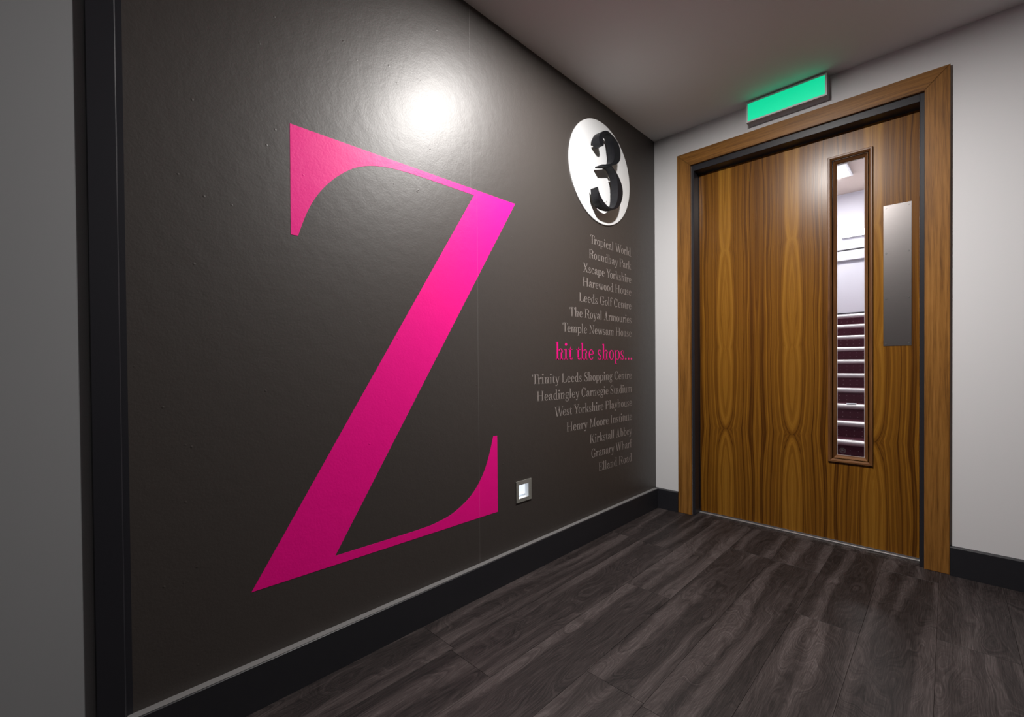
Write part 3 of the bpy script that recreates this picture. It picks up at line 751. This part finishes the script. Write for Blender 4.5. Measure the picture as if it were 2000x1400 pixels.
# ------------------------------------------------------------------ recessed guide light
gl = empty('guide_light', (-1.2425, 0, 0.358))
tag(gl, 'small square recessed wall light with a nickel frame near the skirting', 'wall light')
FX0, FX1, FZ0, FZ1 = -1.2910, -1.1930, 0.3118, 0.4034
bm = panel_with_hole('y', -0.0035, 0.0, FX0, FX1, FZ0, FZ1, (-1.2755, -1.2102, 0.3268, 0.3862))
moved(obj('frame', bm, M['nickel']), gl)
gx0, gx1, gz0, gz1 = -1.2775, -1.2085, 0.3240, 0.3900
bm = bmesh.new()      # open-fronted white reflector box
q0 = [bm.verts.new(p) for p in ((gx0, 0.0, gz0), (gx1, 0.0, gz0), (gx1, 0.0, gz1), (gx0, 0.0, gz1))]
q1 = [bm.verts.new(p) for p in ((gx0, 0.034, gz0+0.004), (gx1, 0.034, gz0+0.004), (gx1, 0.034, gz1), (gx0, 0.034, gz1))]
for i in range(4):
    j = (i+1) % 4
    bm.faces.new((q0[i], q0[j], q1[j], q1[i]))
bm.faces.new(q1)
moved(obj('reflector', bm, M['guide_white']), gl)
moved(boxo('diffuser', M['guide_glow'], gx0+0.001, gx1-0.001, 0.022, 0.026, gz0+0.010, gz1-0.002), gl)
bm = bmesh.new()
cyl(bm, (gx0+0.001, 0.016, 0.3555), (gx0+0.018, 0.019, 0.3520), 0.0016, 10)
moved(obj('catch', bm, M['edge_grey']), gl)

# ------------------------------------------------------------------ exit sign above the door
ex = empty('exit_sign', (0, -0.72, 2.186))
tag(ex, 'green lit exit sign box with white border above the door frame', 'exit sign')
EY0, EY1, EZ0, EZ1 = -0.905, -0.549, 2.186, 2.292
moved(boxo('housing', M['sign_grey'], -0.058, -0.0002, EY0, EY1, EZ0, EZ1, bevel=0.002), ex)
bm = panel_with_hole('x', -0.0605, -0.058, EY0, EY1, EZ0, EZ1, (EY0+0.008, EY1-0.008, EZ0+0.008, EZ1-0.008))
moved(obj('border', bm, M['sign_white']), ex)
moved(boxo('panel', M['sign_green'], -0.0598, -0.058, EY0+0.0081, EY1-0.0081, EZ0+0.0081, EZ1-0.0081), ex)

# ------------------------------------------------------------------ ceiling downlight and added fill lamp
def downlight(x, y, power, label):
    d = empty('downlight', (x, y, H))
    tag(d, label, 'ceiling light')
    bm = bmesh.new()
    lathe(bm, [(0.040, H-0.0005), (0.043, H-0.006), (0.058, H-0.006), (0.062, H-0.001)], (x, y))
    moved(obj('trim_ring', bm, M['sign_white'], smooth=True), d)
    bm = bmesh.new()
    cyl(bm, (x, y, H-0.0030), (x, y, H-0.0012), 0.0395, 32)
    moved(obj('lamp', bm, M['lamp_glow']), d)
    ld = bpy.data.lights.new('downlight_beam', 'AREA')
    ld.shape = 'DISK'
    ld.size = 0.076
    ld.energy = power
    ld.color = (1.0, 0.965, 0.935)
    lo = bpy.data.objects.new('downlight_beam', ld)
    C.objects.link(lo)
    lo.location = (x, y, H-0.012)
    moved(lo, d)
    return d
downlight(*DOWN_XY, P_DOWN, 'round white recessed downlight in the ceiling before the graphic wall')
downlight(*FILL_XY, P_FILL, 'round white recessed downlight added as unseen fill light behind the viewpoint')

# ------------------------------------------------------------------ stairwell behind the glass
SX0, SX1, SY0, SY1, SZ = 0.15, 5.680, -1.75, 0.25, 3.415
def st_struct(name, m, lab, cat, *b):
    return tag(boxo(name, m, *b), lab, cat, kind='structure')
st_struct('floor_stairwell', M['carpet'], 'carpeted stairwell floor behind the door', 'floor', SX0, SX1, SY0, SY1, -0.06, -0.0005)
st_struct('ceiling_stairwell', M['stair_ceiling'], 'beige stairwell ceiling seen through the door glass', 'ceiling', SX0, SX1, SY0, SY1, SZ, SZ+0.08)
st_struct('wall_stairwell_back', M['stair_wall'], 'pale stairwell wall at the head of the stairs', 'wall', SX1, SX1+0.1, SY0-0.1, SY1+0.1, -0.06, SZ+0.08)
st_struct('wall_stairwell_left', M['stair_wall'], 'pale stairwell side wall left of the stairs', 'wall', SX0, SX1, SY1, SY1+0.1, -0.06, SZ+0.08)
st_struct('wall_stairwell_right', M['stair_wall'], 'pale stairwell side wall right of the stairs', 'wall', SX0, SX1, SY0-0.1, SY0, -0.06, SZ+0.08)
st_struct('wall_stairwell_front', M['stair_wall'], 'pale stairwell wall above the corridor ceiling', 'wall', SX0-0.1, SX0, SY0-0.1, SY1+0.1, H+0.08, SZ+0.08)
stair = empty('staircase', (2.630, -0.75, 0))
tag(stair, 'burgundy carpeted staircase with pale metal nosings behind the door glass', 'staircase')
RISE, GO, X1, Z1 = 0.1546, 0.25, 2.630, 0.1546
for i in range(10):
    x0, zt = X1+GO*i, Z1+RISE*i
    xe = x0+GO+0.004 if i < 9 else SX1-0.0005
    s_ = moved(boxo('step', M['carpet'], x0+0.016, xe+0.016 if i < 9 else xe, SY0+0.003, SY1-0.003, zt-RISE if i else 0.0, zt), stair)
    bm = bmesh.new()
    pr = [(0.055, 0.0)] + [(0.024-0.027*math.sin(math.radians(a)), -0.027+0.027*math.cos(math.radians(a))) for a in range(0, 181, 15)] + [(0.055, -0.054)]
    prism(bm, pr, lambda p: (x0+p[0], SY0+0.006, zt+p[1]+0.0005), lambda p: (x0+p[0], SY1-0.006, zt+p[1]+0.0005))
    nz = obj('nosing', bm, M['nosing'])
    nz.parent = s_
st_struct('baseboard_landing', M['stair_wall'], 'white skirting along the stair landing wall', 'skirting', SX1-0.015, SX1, SY0, SY1, 1.5462, 1.6188)
st_struct('trim_4', M['charcoal'], 'thin dark strip along the top of the landing skirting', 'trim', SX1-0.017, SX1, SY0, SY1, 1.619, 1.634)
tk = empty('wall_trunking', (SX1, -0.75, 2.40))
tag(tk, 'white wall trunking with a dark top line on the stairwell wall', 'trunking')
moved(boxo('trunking_body', M['stair_wall'], SX1-0.05, SX1-0.0002, SY0+0.01, SY1-0.01, 2.412, 2.5515, bevel=0.004), tk)
moved(boxo('dark_strip', M['charcoal'], SX1-0.030, SX1-0.0002, SY0+0.01, SY1-0.01, 2.552, 2.577), tk)
moved(boxo('shadow_strip', M['sign_grey'], SX1-0.035, SX1-0.0002, SY0+0.01, SY1-0.01, 2.401, 2.4115), tk)  # grey strip in place of the thin shadow line under the body
def lum(name, lab, m, e_m, x0, x1, y0, y1, z0, z1, rot, size, power, loc):
    t = empty(name, ((x0+x1)/2, (y0+y1)/2, z0))
    tag(t, lab, 'ceiling light' if rot is None else 'wall light')
    if rot is None:
        moved(boxo('housing', m, x0-0.03, x1+0.03, y0-0.03, y1+0.03, z0+0.004, z1, bevel=0.003), t)
        moved(boxo('diffuser', e_m, x0, x1, y0, y1, z0, z0+0.0039), t)
    else:
        moved(boxo('housing', m, x0+0.01, x1, y0-0.02, y1+0.02, z0-0.002, z1+0.002, bevel=0.001), t)
        moved(boxo('diffuser', e_m, x0-0.004, x0+0.0099, y0, y1, z0, z1), t)
    ld = bpy.data.lights.new('luminaire_light', 'AREA')
    ld.shape = 'RECTANGLE'; ld.size, ld.size_y = size
    ld.energy = power
    ld.color = (1.0, 0.97, 0.96)
    lo = bpy.data.objects.new('luminaire_light', ld)
    C.objects.link(lo)
    lo.location = loc
    if rot: lo.rotation_euler = rot
    moved(lo, t)
    return t
lum('ceiling_panel_light', 'square white lit panel on the stairwell ceiling', M['sign_white'], M['panel_bar_glow'], 4.37, 4.82, -0.385, 0.10, SZ-0.030, SZ-0.0005, None, (0.44, 0.48), P_STAIR*0.65, (4.595, -0.15, SZ-0.033))
lum('reflection_bar', 'long glowing bar standing in for a reflection on the stairwell wall above the trunking', M['sign_white'], M['panel_bar_glow'], SX1-0.05, SX1-0.0005, -1.40, -0.200, 2.753, 2.845, (0, math.radians(90), 0), (0.08, 1.15), P_STAIR*0.05, (SX1-0.058, -0.80, 2.799))  # glowing bar and lamp added in place of a reflection
lum('ceiling_panel_light', 'square lit panel on the stairwell ceiling near the door', M['sign_white'], M['panel_bar_glow'], 1.6, 2.04, -0.95, -0.45, SZ-0.030, SZ-0.0005, None, (0.44, 0.48), P_STAIR*0.35, (1.82, -0.70, SZ-0.033))
# unidentified pale patch on a lower step, built as a thin bent sheet
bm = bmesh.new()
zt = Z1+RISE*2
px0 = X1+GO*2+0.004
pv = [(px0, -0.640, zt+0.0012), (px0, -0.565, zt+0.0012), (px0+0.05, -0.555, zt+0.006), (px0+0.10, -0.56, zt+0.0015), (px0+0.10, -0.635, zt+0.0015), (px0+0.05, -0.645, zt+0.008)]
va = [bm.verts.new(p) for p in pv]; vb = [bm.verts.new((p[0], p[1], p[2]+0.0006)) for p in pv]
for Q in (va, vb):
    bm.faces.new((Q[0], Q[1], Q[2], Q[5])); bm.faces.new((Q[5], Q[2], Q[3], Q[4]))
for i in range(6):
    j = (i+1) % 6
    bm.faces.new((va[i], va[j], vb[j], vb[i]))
tag(obj('pale_patch', bm, M['patch']), 'small pale blue patch on a lower stair behind the glass', 'patch')
